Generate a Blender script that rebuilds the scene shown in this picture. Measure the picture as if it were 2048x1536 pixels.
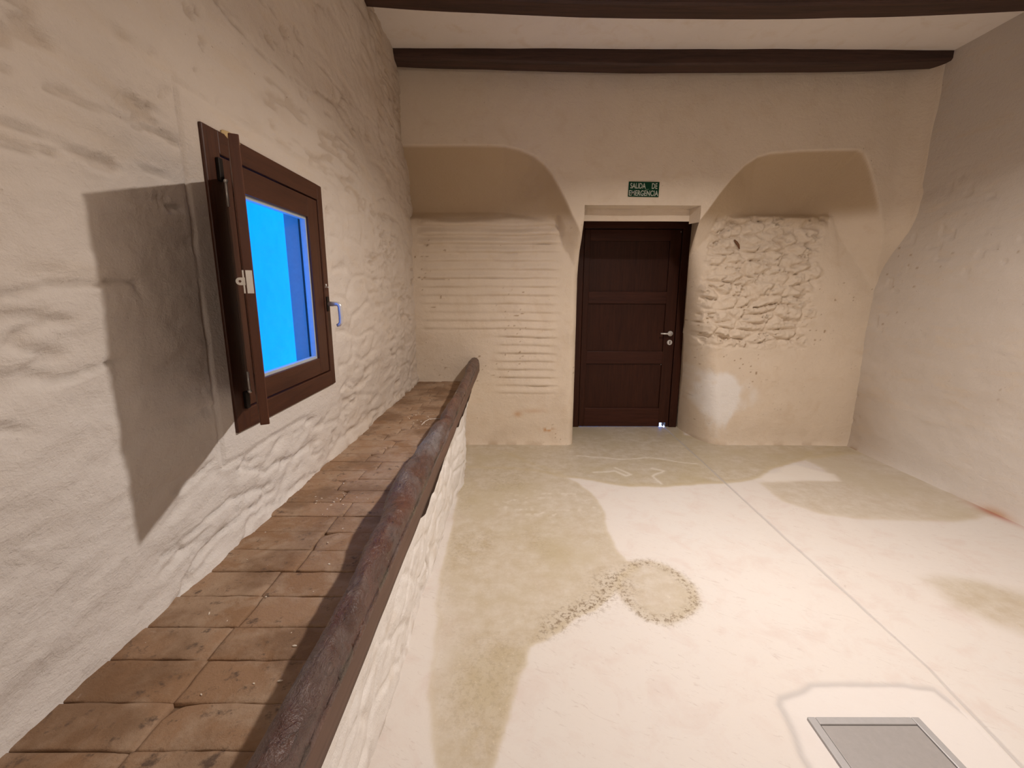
import bpy, bmesh, math, random
import numpy as np
from mathutils import Vector, Matrix
random.seed(7)
for o in list(bpy.data.objects): bpy.data.objects.remove(o)
S = bpy.context.scene
COL = S.collection
PI = math.pi

# ------------------------------------------------------------------ camera
cd = bpy.data.cameras.new('camera'); cam = bpy.data.objects.new('camera', cd); COL.objects.link(cam)
cd.sensor_fit = 'HORIZONTAL'; cd.sensor_width = 36.0
cd.lens = 36.0 * 910.4 / 2048.0
cd.clip_start = 0.02
p_, y_, r_ = .2023, -.002, .0033
cp, sp, cy, sy, cr, sr = math.cos(p_), math.sin(p_), math.cos(y_), math.sin(y_), math.cos(r_), math.sin(r_)
W = Matrix(((1,0,0),(0,0,-1),(0,1,0)))
Ry = Matrix(((cy,0,sy),(0,1,0),(-sy,0,cy)))
Rp = Matrix(((1,0,0),(0,cp,-sp),(0,sp,cp)))
Rr = Matrix(((cr,-sr,0),(sr,cr,0),(0,0,1)))
M3 = Rr @ Rp @ Ry @ W                      # world -> optical axes (x right, y down, z forward)
cam.matrix_world = Matrix.Translation((0,0,1.36)) @ (M3.transposed() @ Matrix(((1,0,0),(0,-1,0),(0,0,-1)))).to_4x4()
S.camera = cam

# ------------------------------------------------------------------ exposure, dusk sky, ceiling lamp, added lights
S.view_settings.view_transform = 'Standard'; S.view_settings.look = 'None'
S.view_settings.gamma = 1.0; S.view_settings.use_curve_mapping = False
S.view_settings.exposure = 0.0
wd = bpy.data.worlds.new('dusk_sky'); S.world = wd; wd.use_nodes = True
bg = wd.node_tree.nodes['Background']
bg.inputs[0].default_value = (0.001, 0.215, 1.0, 1); bg.inputs[1].default_value = 4.9

def disk_lamp(name, loc, size, energy, color, aim=None, spread=PI):
    l = bpy.data.lights.new(name, 'AREA'); l.shape = 'DISK'; l.size = size; l.energy = energy
    l.color = color; l.spread = spread
    o = bpy.data.objects.new(name, l); COL.objects.link(o); o.location = loc
    if aim: o.rotation_euler = (Vector(aim) - Vector(loc)).to_track_quat('-Z', 'Y').to_euler()
    return o
WARM = (1.0, .905, .835)
disk_lamp('ceiling_lamp', (1.16, 1.82, 2.73), .12, 56, WARM, None, math.radians(150))
pl = bpy.data.lights.new('rear_fill', 'POINT'); pl.energy = 49; pl.color = WARM; pl.shadow_soft_size = .08  # added unseen fill light behind the camera, lifts upper walls and ceiling
po = bpy.data.objects.new('rear_fill', pl); COL.objects.link(po); po.location = (1.45, -4.5, 2.3)
pl = bpy.data.lights.new('door_gap_fill', 'SPOT'); pl.energy = 60; pl.color = (.85,.93,1); pl.shadow_soft_size = .03; pl.spot_size = math.radians(50)  # added unseen light, whitens the ground behind the door gap
po = bpy.data.objects.new('door_gap_fill', pl); COL.objects.link(po); po.location = (1.55, 5.0, .55)
po.rotation_euler = Vector((0, -.38, -.55)).to_track_quat('-Z', 'Y').to_euler()

# ------------------------------------------------------------------ numpy noise
def _h(ix, iy, seed):
    n = (ix.astype(np.int64)*374761393 + iy.astype(np.int64)*668265263 + seed*974711) & 0xffffffff
    n = ((n ^ (n >> 13))*1274126177) & 0xffffffff
    n = n ^ (n >> 16)
    return (n & 0xffff)/65535.0
def vn(x, y, seed=0):
    ix, iy = np.floor(x), np.floor(y); fx, fy = x-ix, y-iy
    fx = fx*fx*fx*(fx*(fx*6-15)+10); fy = fy*fy*fy*(fy*(fy*6-15)+10)
    a=_h(ix,iy,seed); b=_h(ix+1,iy,seed); c=_h(ix,iy+1,seed); d=_h(ix+1,iy+1,seed)
    return (a+(b-a)*fx)*(1-fy)+(c+(d-c)*fx)*fy
def fbm(x, y, seed=0, o=4, g=.5):
    s=0; a=1; t=0
    for k in range(o):
        s = s + a*(vn(x*2**k, y*2**k, seed+k*17)-.5)*2; t += a; a *= g
    return s/t
def voro(x, y, seed=0, jit=.85):
    ix, iy = np.floor(x), np.floor(y)
    f1 = np.full(x.shape, 9.); f2 = np.full(x.shape, 9.); idd = np.zeros(x.shape, np.int64)
    for dx in (-1,0,1):
        for dy in (-1,0,1):
            cx, cyy = ix+dx, iy+dy
            px = cx+.5+jit*(_h(cx,cyy,seed)-.5); py = cyy+.5+jit*(_h(cx,cyy,seed+5)-.5)
            d = np.hypot(px-x, py-y)
            key = (cx.astype(np.int64)+500)*1000+cyy.astype(np.int64)+500
            n = d < f1
            f2 = np.where(n, f1, np.minimum(f2, d)); idd = np.where(n, key, idd); f1 = np.where(n, d, f1)
    return f1, f2, idd
def ss(a, b, x):
    t = np.clip((x-a)/(b-a), 0, 1); return t*t*(3-2*t)
def poly_sd(x, y, pts):
    """signed distance to a closed polygon, positive inside"""
    d = np.full(x.shape, 1e9); ins = np.zeros(x.shape, bool)
    n = len(pts)
    for i in range(n):
        ax, ay = pts[i]; bx, by = pts[(i+1) % n]
        ex, ey = bx-ax, by-ay
        t = np.clip(((x-ax)*ex+(y-ay)*ey)/(ex*ex+ey*ey+1e-12), 0, 1)
        d = np.minimum(d, np.hypot(x-ax-t*ex, y-ay-t*ey))
        c = ((ay > y) != (by > y)) & (x < (bx-ax)*(y-ay)/(by-ay+1e-12)+ax)
        ins ^= c
    return np.where(ins, d, -d)

# ------------------------------------------------------------------ mesh helpers
def raw_mesh(name, V, Q, smooth=True, attrs=None):
    me = bpy.data.meshes.new(name)
    V = np.asarray(V, np.float32); Q = np.asarray(Q, np.int32)
    me.vertices.add(len(V)); me.vertices.foreach_set('co', V.ravel())
    me.loops.add(Q.size); me.loops.foreach_set('vertex_index', Q.ravel())
    me.polygons.add(len(Q)); me.polygons.foreach_set('loop_start', np.arange(0, Q.size, 4, dtype=np.int32))
    if smooth: me.polygons.foreach_set('use_smooth', np.ones(len(Q), bool))
    for k, a in (attrs or {}).items():
        at = me.attributes.new(k, 'FLOAT', 'POINT'); at.data.foreach_set('value', np.asarray(a, np.float32).ravel())
    me.update(calc_edges=True); me.validate()
    return me
def grid_quads(nu, nv, flip=False, mask=None, base=0):
    i, j = np.meshgrid(np.arange(nu-1), np.arange(nv-1), indexing='ij')
    a = i*nv+j
    q = np.stack([a, a+nv, a+nv+1, a+1], -1)
    if flip: q = q[..., ::-1]
    q = q[mask] if mask is not None else q.reshape(-1, 4)
    return q + base
def link(name, me, m, parent=None):
    o = bpy.data.objects.new(name, me); COL.objects.link(o)
    if m is not None:
        for mm in (m if isinstance(m, (list, tuple)) else [m]): me.materials.append(mm)
    if parent: o.parent = parent
    return o
def tag(o, label=None, cat=None, group=None, kind=None):
    if label: o['label'] = label
    if cat: o['category'] = cat
    if group: o['group'] = group
    if kind: o['kind'] = kind
    return o
def bm_obj(name, bm, m, parent=None, smooth=False):
    me = bpy.data.meshes.new(name); bmesh.ops.recalc_face_normals(bm, faces=bm.faces[:])
    bm.to_mesh(me); bm.free()
    if smooth: me.polygons.foreach_set('use_smooth', [True]*len(me.polygons))
    return link(name, me, m, parent)
def box(bm, x0, x1, y0, y1, z0, z1, bev=0.0, seg=2, mi=0):
    r = bmesh.ops.create_cube(bm, size=1.0)
    vs = r['verts']
    bmesh.ops.scale(bm, verts=vs, vec=(abs(x1-x0), abs(y1-y0), abs(z1-z0)))
    bmesh.ops.translate(bm, verts=vs, vec=((x0+x1)/2, (y0+y1)/2, (z0+z1)/2))
    fs = list({f for v in vs for f in v.link_faces})
    for f in fs: f.material_index = mi
    if bev > 0:
        es = list({e for v in vs for e in v.link_edges})
        r2 = bmesh.ops.bevel(bm, geom=es, offset=bev, segments=seg, profile=.5, affect='EDGES')
        for f in r2['faces']: f.material_index = mi
        vs = list({v for f in r2['faces'] for v in f.verts} | {v for v in vs if v.is_valid})
    return vs
def tube(bm, pts, r, n=12, caps=True, mi=0):
    pts = [Vector(p) for p in pts]; rings = []
    rr = r if isinstance(r, (list, tuple)) else [r]*len(pts)
    prev = None
    for i, p in enumerate(pts):
        t = (pts[min(i+1, len(pts)-1)]-pts[max(i-1, 0)]).normalized()
        if prev is None: a = t.orthogonal().normalized()
        else: a = (prev - t*prev.dot(t)).normalized()
        prev = a; b = t.cross(a)
        rings.append([bm.verts.new(p+(a*math.cos(2*PI*k/n)+b*math.sin(2*PI*k/n))*rr[i]) for k in range(n)])
    for i in range(len(rings)-1):
        for k in range(n):
            f = bm.faces.new((rings[i][k], rings[i][(k+1) % n], rings[i+1][(k+1) % n], rings[i+1][k])); f.material_index = mi; f.smooth = True
    if caps:
        for rg in (rings[0][::-1], rings[-1]):
            f = bm.faces.new(rg); f.material_index = mi

# ------------------------------------------------------------------ materials
class NT:
    def __init__(s, name):
        s.m = bpy.data.materials.new(name); s.m.use_nodes = True
        s.t = s.m.node_tree; s.n = s.t.nodes; s.b = s.n['Principled BSDF']
    def node(s, ty, **kw):
        n = s.n.new(ty)
        for k, v in kw.items():
            if k.startswith('_'): setattr(n, k[1:], v)
            else:
                key = int(k[1:]) if k[0] == 'i' and k[1:].isdigit() else k.replace('__', ' ')
                n.inputs[key].default_value = v
        return n
    def l(s, a, b): s.t.links.new(a, b)
    def coord(s, scale=(1,1,1), kind='Object'):
        c = s.node('ShaderNodeNewGeometry').outputs['Position'] if kind == 'World' else s.node('ShaderNodeTexCoord').outputs[kind]
        mp = s.node('ShaderNodeMapping', Scale=scale); s.l(c, mp.inputs[0]); return mp.outputs[0]
    def noise(s, vec, scale, detail=4, rough=.55, dist=0):
        n = s.node('ShaderNodeTexNoise', Scale=scale, Detail=detail, Roughness=rough, Distortion=dist)
        s.l(vec, n.inputs['Vector']); return n.outputs['Fac']
    def ramp(s, fac, stops):
        r = s.node('ShaderNodeValToRGB'); e = r.color_ramp.elements
        while len(e) < len(stops): e.new(.5)
        for el, (p, c) in zip(e, stops):
            el.position = p; el.color = (*c, 1) if not isinstance(c, (int, float)) else (c, c, c, 1)
        s.l(fac, r.inputs[0]); return r.outputs[0]
    def mix(s, fac, a, b, mode='MIX'):
        n = s.node('ShaderNodeMix', _data_type='RGBA', _blend_type=mode)
        for v, i in ((fac, 0), (a, 6), (b, 7)):
            if isinstance(v, (int, float)): n.inputs[i].default_value = v if i == 0 else (v, v, v, 1)
            elif isinstance(v, tuple): n.inputs[i].default_value = (*v, 1)
            else: s.l(v, n.inputs[i])
        return n.outputs[2]
    def math(s, op, a, b=0.0):
        n = s.node('ShaderNodeMath', _operation=op)
        for v, i in ((a, 0), (b, 1)):
            if isinstance(v, (int, float)): n.inputs[i].default_value = v
            else: s.l(v, n.inputs[i])
        return n.outputs[0]
    def attr(s, name):
        return s.node('ShaderNodeAttribute', _attribute_name=name).outputs['Fac']
    def bump(s, hs, dist=.002, strength=1.0):
        prev = None
        for h, d in hs:
            b = s.node('ShaderNodeBump', Strength=strength, Distance=d); s.l(h, b.inputs['Height'])
            if prev: s.l(prev, b.inputs['Normal'])
            prev = b.outputs[0]
        s.l(prev, s.b.inputs['Normal'])
    def out(s, col=None, rough=.8, spec=.5, metal=0):
        if col is not None:
            if isinstance(col, tuple): s.b.inputs['Base Color'].default_value = (*col, 1)
            else: s.l(col, s.b.inputs['Base Color'])
        if isinstance(rough, (int, float)): s.b.inputs['Roughness'].default_value = rough
        else: s.l(rough, s.b.inputs['Roughness'])
        s.b.inputs['Specular IOR Level'].default_value = spec
        s.b.inputs['Metallic'].default_value = metal
        return s.m

PLASTER = (.72, .655, .57)
def plaster_mat(name, base=PLASTER, warm=(.68,.53,.36), dirt=True, streak=(1,1,1), grain=1.0):
    t = NT(name)
    v = t.coord(streak); v1 = t.coord()
    big = t.noise(v, 1.6, 5, .6); mid = t.noise(v, 7, 5, .6, .6)
    c = t.mix(t.ramp(big, [(.35, 0), (.75, 1)]), base, tuple(b*.93 for b in base))
    c = t.mix(t.math('MULTIPLY', t.ramp(mid, [(.52, 0), (.75, 1)]), .35), c, warm)
    if dirt:
        sp_ = t.noise(v1, 42, 3, .7)
        c = t.mix(t.ramp(sp_, [(.70, 0), (.76, .8)]), c, (.30,.20,.12))
        c = t.mix(t.attr('dirt'), c, (.32,.20,.10))
    c = t.mix(t.attr('recess_shade'), c, t.mix(big, (.50,.37,.235), (.44,.32,.20)))  # shade of the arched recesses put into the plaster colour
    c = t.mix(t.attr('white'), c, (.84,.81,.78))
    c = t.mix(t.attr('rust'), c, (.50,.22,.05))
    f0 = t.noise(t.coord((1, .75, 1.5)), 13, 8, .68, .5); f1 = t.noise(v1, 42, 6, .68); f2 = t.noise(v1, 190, 3, .6)
    t.bump([(f0, .009*grain), (f1, .006*grain), (f2, .0016*grain)], strength=.55)
    return t.out(c, .88, .25)
M_wall_left = plaster_mat('whitewashed_stone', base=(.71,.62,.53), streak=(1,.55,1.8))
M_wall_far = plaster_mat('whitewashed_far_wall', base=(.755,.64,.51), warm=(.62,.47,.32))
M_wall_right = plaster_mat('whitewashed_right_wall', base=(.65,.58,.51), streak=(1,.5,1.6), grain=.7)
M_smooth = plaster_mat('smooth_plaster', dirt=False, grain=.4)
M_ceiling = plaster_mat('ceiling_plaster', base=(.88,.81,.745), dirt=False, grain=.3)
M_parapet = plaster_mat('low_wall_plaster', base=(.88,.84,.80))

def floor_mat():
    t = NT('polished_mortar_floor'); v = t.coord()
    n1 = t.noise(v, 1.3, 5, .6); n2 = t.noise(v, 6, 6, .65, .5); n3 = t.noise(v, 30, 5, .7)
    c = t.mix(t.ramp(n1, [(.35, 0), (.7, 1)]), (.715,.66,.61), (.70,.66,.62))
    c = t.mix(t.math('MULTIPLY', t.ramp(n2, [(.50, 0), (.66, 1)]), .50), c, (.65,.55,.50))
    r0 = t.node('ShaderNodeMapping', Rotation=(0,0,.55)); t.l(v, r0.inputs[0]); rot = t.node('ShaderNodeMapping', Scale=(1.5, 6, 1)); t.l(r0.outputs[0], rot.inputs[0])
    scr = t.noise(rot.outputs[0], 6, 7, .72, 2.5)
    c = t.mix(t.math('MULTIPLY', t.ramp(scr, [(.58, 0), (.66, 1)]), .42), c, (.50,.42,.38))
    d = t.attr('damp'); n4 = t.noise(v, 13, 7, .7)
    dc = t.mix(t.ramp(n4, [(.38, 0), (.68, 1)]), (.47,.39,.27), (.60,.54,.45))
    dc = t.mix(t.math('MULTIPLY', t.ramp(n1, [(.48, 0), (.62, 1)]), .75), dc, (.46,.38,.23))
    ring = t.noise(v, 55, 4, .8)
    dc = t.mix(t.math('MULTIPLY', t.ramp(ring, [(.60, 0), (.68, 1)]), .55), dc, (.72,.62,.48))
    c = t.mix(d, c, dc)
    c = t.mix(t.attr('edge'), c, (.52,.42,.23))
    spk = t.math('MULTIPLY', t.attr('speck'), t.ramp(t.noise(v, 48, 5, .75), [(.50, 0), (.58, 1)]))
    c = t.mix(spk, c, (.24,.18,.12))
    c = t.mix(t.attr('pale'), c, (.80,.75,.68))
    c = t.mix(t.attr('patch'), c, (.74,.70,.67))
    c = t.mix(t.attr('grey'), c, (.50,.47,.45))
    c = t.mix(t.attr('rust'), c, (.42,.12,.07))
    c = t.mix(t.ramp(n3, [(.74, 0), (.80, .7)]), c, (.33,.25,.20))
    f = t.noise(v, 26, 6, .6); f2 = t.noise(v, 140, 3, .6)
    t.bump([(f, .002), (f2, .0006)], strength=.5)
    return t.out(c, t.mix(d, .62, .45), .35)
M_floor = floor_mat()

def wood_mat(name, c0, c1, axis='Z', rough=.45, scale=9, spec=.4):
    t = NT(name)
    sc = {'X': (.25, 4, 4), 'Y': (4, .25, 4), 'Z': (4, 4, .25)}[axis]
    v = t.coord(sc)
    n = t.noise(v, scale, 8, .65, .8); w = t.noise(v, scale*4, 4, .7)
    c = t.mix(t.ramp(n, [(.3, 0), (.7, 1)]), c0, c1)
    c = t.mix(t.math('MULTIPLY', t.ramp(w, [(.55, 0), (.7, 1)]), .5), c, tuple(x*.5 for x in c0))
    t.bump([(w, .0012)], strength=.6)
    return t.out(c, rough, spec)
M_win = wood_mat('varnished_window_wood', (.050,.016,.008), (.088,.030,.014), 'Z')
M_winh = wood_mat('varnished_window_rail', (.050,.016,.008), (.088,.030,.014), 'Y')
M_shut = wood_mat('varnished_shutter_wood', (.075,.024,.012), (.13,.045,.02), 'Z')
M_door = wood_mat('dark_door_wood', (.030,.010,.006), (.052,.017,.009), 'Z', .42, 9, .15)
M_doorh = wood_mat('dark_door_rail', (.036,.0125,.008), (.060,.0195,.0115), 'X', .42, 9, .15)
M_beam = wood_mat('dark_beam_wood', (.030,.014,.010), (.075,.035,.024), 'X', .6, 6)

def log_mat():
    t = NT('worn_log_wood'); v = t.coord((3,.8,3)); v1 = t.coord()
    n = t.noise(v, 3.0, 5, .6, .8); n2 = t.noise(v1, 5, 5, .65, .6); n3 = t.noise(v1, 60, 5, .65); n4 = t.noise(t.coord((3,1.4,3)), 16, 5, .65, 1.0)
    c = t.mix(t.ramp(n, [(.36, 0), (.64, 1)]), (.050,.018,.012), (.135,.052,.031))
    c = t.mix(t.math('MULTIPLY', t.ramp(n2, [(.48, 0), (.60, 1)]), .65), c, (.120,.085,.070))
    c = t.mix(t.math('MULTIPLY', t.attr('worn'), t.ramp(n2, [(.40, .25), (.62, 1)])), c, (.205,.180,.180))
    c = t.mix(t.ramp(n4, [(.60, 0), (.68, .75)]), c, (.026,.013,.010))
    c = t.mix(t.ramp(n3, [(.70, 0), (.76, .6)]), c, (.30,.22,.18))
    t.bump([(n4, .010), (n3, .004)], strength=1)
    return t.out(c, t.ramp(n2, [(.40, .24), (.6, .55)]), .6)
M_log = log_mat()
M_sawn = wood_mat('sawn_log_face', (.115,.064,.044), (.165,.095,.068), 'Y', .6, 7, .3)
M_undershade = wood_mat('log_underside_shade', (.020,.010,.006), (.05,.022,.012), 'Y', .9, 12, .2)  # near-black wood, stands for shade under the log

def tile_mat():
    t = NT('worn_terracotta'); v = t.coord(kind='World')
    oi = t.node('ShaderNodeObjectInfo').outputs['Random']
    n = t.noise(v, 9, 6, .65, .4); n2 = t.noise(v, 26, 6, .7); n3 = t.noise(v, 120, 4, .7); n5 = t.noise(v, 4.5, 5, .6)
    c = t.mix(oi, (.28,.160,.085), (.37,.235,.145))
    c = t.mix(t.math('MULTIPLY', t.ramp(n, [(.42, 0), (.56, 1)]), .8), c, (.40,.285,.195))
    c = t.mix(t.math('MULTIPLY', t.ramp(n5, [(.47, 0), (.60, 1)]), .75), c, (.185,.100,.050))
    c = t.mix(t.ramp(n2, [(.58, 0), (.68, .85)]), c, (.095,.062,.045))
    c = t.mix(t.ramp(n2, [(.28, .55), (.36, 0)]), c, (.42,.33,.26))
    c = t.mix(t.ramp(n3, [(.68, 0), (.74, .7)]), c, (.06,.035,.02))
    t.bump([(n2, .005), (n3, .0016)], strength=.9)
    return t.out(c, .72, .35)
M_tile = tile_mat()
t = NT('earthy_mortar'); v = t.coord(); c = t.mix(t.noise(v, 20, 6, .7), (.16,.095,.055), (.30,.20,.13)); t.bump([(t.noise(v, 60, 5, .7), .006)]); M_mortar = t.out(c, .95, .2)

def plain(name, col, rough=.4, metal=0, spec=.5):
    t = NT(name); v = t.coord(); n = t.noise(v, 60, 4, .6)
    c = t.mix(n, tuple(x*.9 for x in col), tuple(min(1, x*1.1) for x in col))
    return t.out(c, rough, spec, metal)
M_steel = plain('satin_steel', (.75,.73,.70), .32, .45)
M_dkmetal = plain('dark_hinge_metal', (.02,.015,.012), .5, .6)
M_white = plain('white_lacquered_metal', (.75,.72,.66), .4)
M_black = plain('black_gasket', (.01,.01,.012), .6)
M_reveal = plain('weathered_outer_reveal', (.50,.36,.34), .8)
M_bead = plain('glazing_bead', (.5,.55,.6), .4)
M_foam = plain('yellow_foam', (.62,.45,.22), .9)
M_green = plain('sign_green', (.004,.040,.018), .7, 0, .1)
M_letter = plain('sign_lettering', (.50,.52,.44), .5)
M_letter2 = plain('sign_faded_mark', (.10,.20,.13), .5)
M_hatch = plain('grey_hatch_cover', (.42,.40,.39), .38, .3)
M_hatchf = plain('grey_hatch_frame', (.44,.43,.43), .45, .2)
M_crumb = plain('plaster_crumb', (.75,.66,.55), .9)
M_dark = plain('dark_dirt', (.05,.03,.018), .95)
M_stick = plain('rusty_stick', (.16,.07,.03), .8)
def glass_mat():
    m = bpy.data.materials.new('window_glass'); m.use_nodes = True; nt = m.node_tree; nt.nodes.clear()
    o = nt.nodes.new('ShaderNodeOutputMaterial'); mx = nt.nodes.new('ShaderNodeMixShader')
    tr = nt.nodes.new('ShaderNodeBsdfTransparent'); gl = nt.nodes.new('ShaderNodeBsdfGlossy'); fr = nt.nodes.new('ShaderNodeFresnel')
    fr.inputs['IOR'].default_value = 1.12
    gl.inputs['Roughness'].default_value = .03; tr.inputs[0].default_value = (.93,.96,.97,1)
    ge = nt.nodes.new('ShaderNodeNewGeometry'); mm = nt.nodes.new('ShaderNodeMath'); mm.operation = 'SUBTRACT'; mm.use_clamp = True
    nt.links.new(fr.outputs[0], mm.inputs[0]); nt.links.new(ge.outputs['Backfacing'], mm.inputs[1]); nt.links.new(mm.outputs[0], mx.inputs[0]); nt.links.new(tr.outputs[0], mx.inputs[1]); nt.links.new(gl.outputs[0], mx.inputs[2]); nt.links.new(mx.outputs[0], o.inputs[0])
    return m
M_glass = glass_mat()

# ------------------------------------------------------------------ floor
JY = [-6, 1.08, 1.43, 3.14, 4.3, 9]; JX = [1.50, 1.50, 1.545, 1.557, 1.560, 1.560]
ys = np.concatenate([np.arange(-5.3, .7, .1), .7*(4.72/.7)**np.linspace(0, 1, 430)])
xs = np.unique(np.round(np.concatenate([np.arange(-1.1, 3.3, .01), np.arange(1.485, 1.575, .003)]), 4))
X, Y = np.meshgrid(xs, ys, indexing='ij')
wx = X + .028*fbm(X*5, Y*5, 3, 5); wy = Y + .028*fbm(X*5, Y*5, 23, 5)
PA = [(-.6,3.9),(-.1,3.77),(.15,3.48),(.38,3.27),(.53,2.96),(.59,2.81),(.56,2.42),(.58,2.19),(.62,2.05),(.52,1.97),(.44,1.82),(.37,1.76),(.16,1.59),(.08,1.52),(.03,1.36),(-.01,1.21),(-.05,1.07),(-.12,.9),(-.2,.9),(-.27,1.3),(-.31,1.57),(-.33,1.99),(-.34,2.26),(-.36,2.8)]
PC = [(-.6,4.0),(.4,4.2),(.4,4.9),(1.8,4.9),(1.66,4.2),(1.9,4.1),(3.2,4.1),(3.02,3.73),(2.48,3.60),(2.33,3.52),(2.06,3.38),(1.86,3.18),(1.68,3.12),(1.09,3.01),(.82,3.04),(.44,3.18),(.15,3.32),(-.5,3.42)]
PD = [(1.82,3.09),(2.0,3.12),(2.36,3.12),(2.46,3.38),(2.42,3.55),(2.6,3.75),(3.2,4.0),(3.2,3.0),(3.05,2.6),(2.66,2.53),(2.26,2.56),(2.08,2.57),(1.92,2.61),(1.79,2.81)]
PE = [(1.97,1.98),(2.09,2.0),(2.27,1.97),(2.42,1.88),(2.37,1.72),(2.12,1.55),(2.01,1.64),(1.92,1.75)]
PF = [(.90,1.28),(.92,1.31),(.99,1.335),(1.06,1.36),(1.38,1.36),(1.49,1.35),(1.505,1.21),(1.49,1.07),(1.48,.5),(.80,.5),(.87,1.10)]
sA, sC, sD, sE = (poly_sd(wx, wy, p) for p in (PA, PC, PD, PE))
cdist = np.hypot((wx-.672)/.195, (wy-1.885)/.225)
sB = (1-cdist)*.2
fm = .5+.5*fbm(X*2.2, Y*2.2, 61, 4)
mA = ss(-.014, .02, sA)*(.62+.38*fm)*ss(-.42, -.08, X+.10*fbm(X*3,Y*3,9,4)+.45*ss(2.6,3.2,Y)+.2*ss(1.6,2.4,Y))
mB = ss(-.02, .02, sB)*.72
mC = ss(-.03, .03, sC)*(.78+.22*fm); mD = ss(-.03, .05, sD)*.66; mE = ss(-.03, .10, sE)*.75
spots = 0*X
for (a, b, r) in ((-.245,1.33,.05),(-.12,1.12,.03)): spots = np.maximum(spots, .35*ss(r, r*.6, np.hypot(wx-a, wy-b)))
damp = np.maximum.reduce([mA, mB, mC, mD, mE, spots])
edge = np.maximum.reduce([np.exp(-(sA/.02)**2)*.30*(Y > 1.0), np.exp(-(sC/.03)**2)*.45, np.exp(-(sD/.03)**2)*.25*(X < 2.9), .10*mA])*ss(.15, .6, np.maximum.reduce([mA, mB, mC, mD])+.2)
low = np.exp(-((sA-.03)/.05)**2)*ss(2.05, 1.95, Y)*ss(1.45, 1.75, Y)*(X > .1)
speck = np.maximum.reduce([np.exp(-((sB-.022)/.03)**2)*.85*ss(.45,.75,.5+.35*(wx-.55)/.2-.4*(wy-1.95)/.2+.3), low,
                           .95*np.exp(-(((wx-.47)/.09)**2+((wy-1.92)/.10)**2)), .25*mA*ss(.5,.7,fm)])
pale = np.zeros_like(X)
for pts in ([(.62,3.27),(.80,3.30),(.86,3.22),(.90,3.24),(.83,3.36)], [(1.08,3.06),(1.06,3.20),(1.18,3.30),(1.10,3.36)], [(.55,3.62),(.9,3.55),(1.15,3.60),(1.5,3.45)]):
    for (a, b), (c2, d2) in zip(pts[:-1], pts[1:]):
        tt = np.clip(((wx-a)*(c2-a)+(wy-b)*(d2-b))/((c2-a)**2+(d2-b)**2), 0, 1)
        pale = np.maximum(pale, .7*np.exp(-(np.hypot(wx-a-tt*(c2-a), wy-b-tt*(d2-b))/.011)**2))
pale = np.maximum(pale, .5*ss(.0, .09, .09-np.abs(np.hypot((wx-.28)/1.9, wy-2.75)-.14))*ss(.60,.72,.5+.5*fbm(X*30,Y*30,71,3))*mA)
bpt = poly_sd(wx, wy, [(1.80,3.14),(1.93,3.26),(2.05,3.29),(2.12,3.40),(2.28,3.46),(2.36,3.36),(2.46,3.27),(2.42,3.12),(2.2,3.13),(2.0,3.09)])
pale = np.maximum(pale, .75*ss(-.02, .04, bpt)); damp = damp*(1-.6*ss(-.02,.03,bpt))
sF = poly_sd(X+.012*fbm(X*9,Y*9,31,3), Y+.012*fbm(X*9,Y*9,33,3), PF)
jc = np.interp(Y, JY, JX) + .003*fbm(Y*6, Y*0, 5, 3)
patch = ss(-.01, .01, sF)*.75*(X < jc); grey = np.exp(-((sF-.004)/.011)**2)*.75*(X < jc-.03)
jw = .004+.004*vn(Y*5, Y*0, 77)
gro = np.exp(-((X-jc)/jw)**2)
rust = np.exp(-(((X-3.03)/.05)**2+((Y-2.62)/.14)**2))*.8
grey = np.maximum(grey, gro*.85)
baseline = np.exp(-((X-3.06)/.018)**2)*.55*(.4+.6*vn(Y*9, Y*0, 91))*(Y > 2.2)
Z = .004*fbm(X*1.5, Y*1.5, 41, 3) - .007*gro - .004*np.exp(-((sF-.004)/.010)**2)*(X < jc-.03)
hatch_hole = (X > .985) & (X < 1.315) & (Y > .85) & (Y < 1.222)
V = np.stack([X, Y, Z], -1).reshape(-1, 3)
me = raw_mesh('floor', V, grid_quads(len(xs), len(ys)), True, dict(damp=damp, edge=np.clip(edge,0,1), speck=np.clip(speck,0,1), pale=pale, patch=patch, grey=np.maximum(grey, baseline), rust=rust))
tag(link('floor', me, M_floor), kind='structure')

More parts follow.
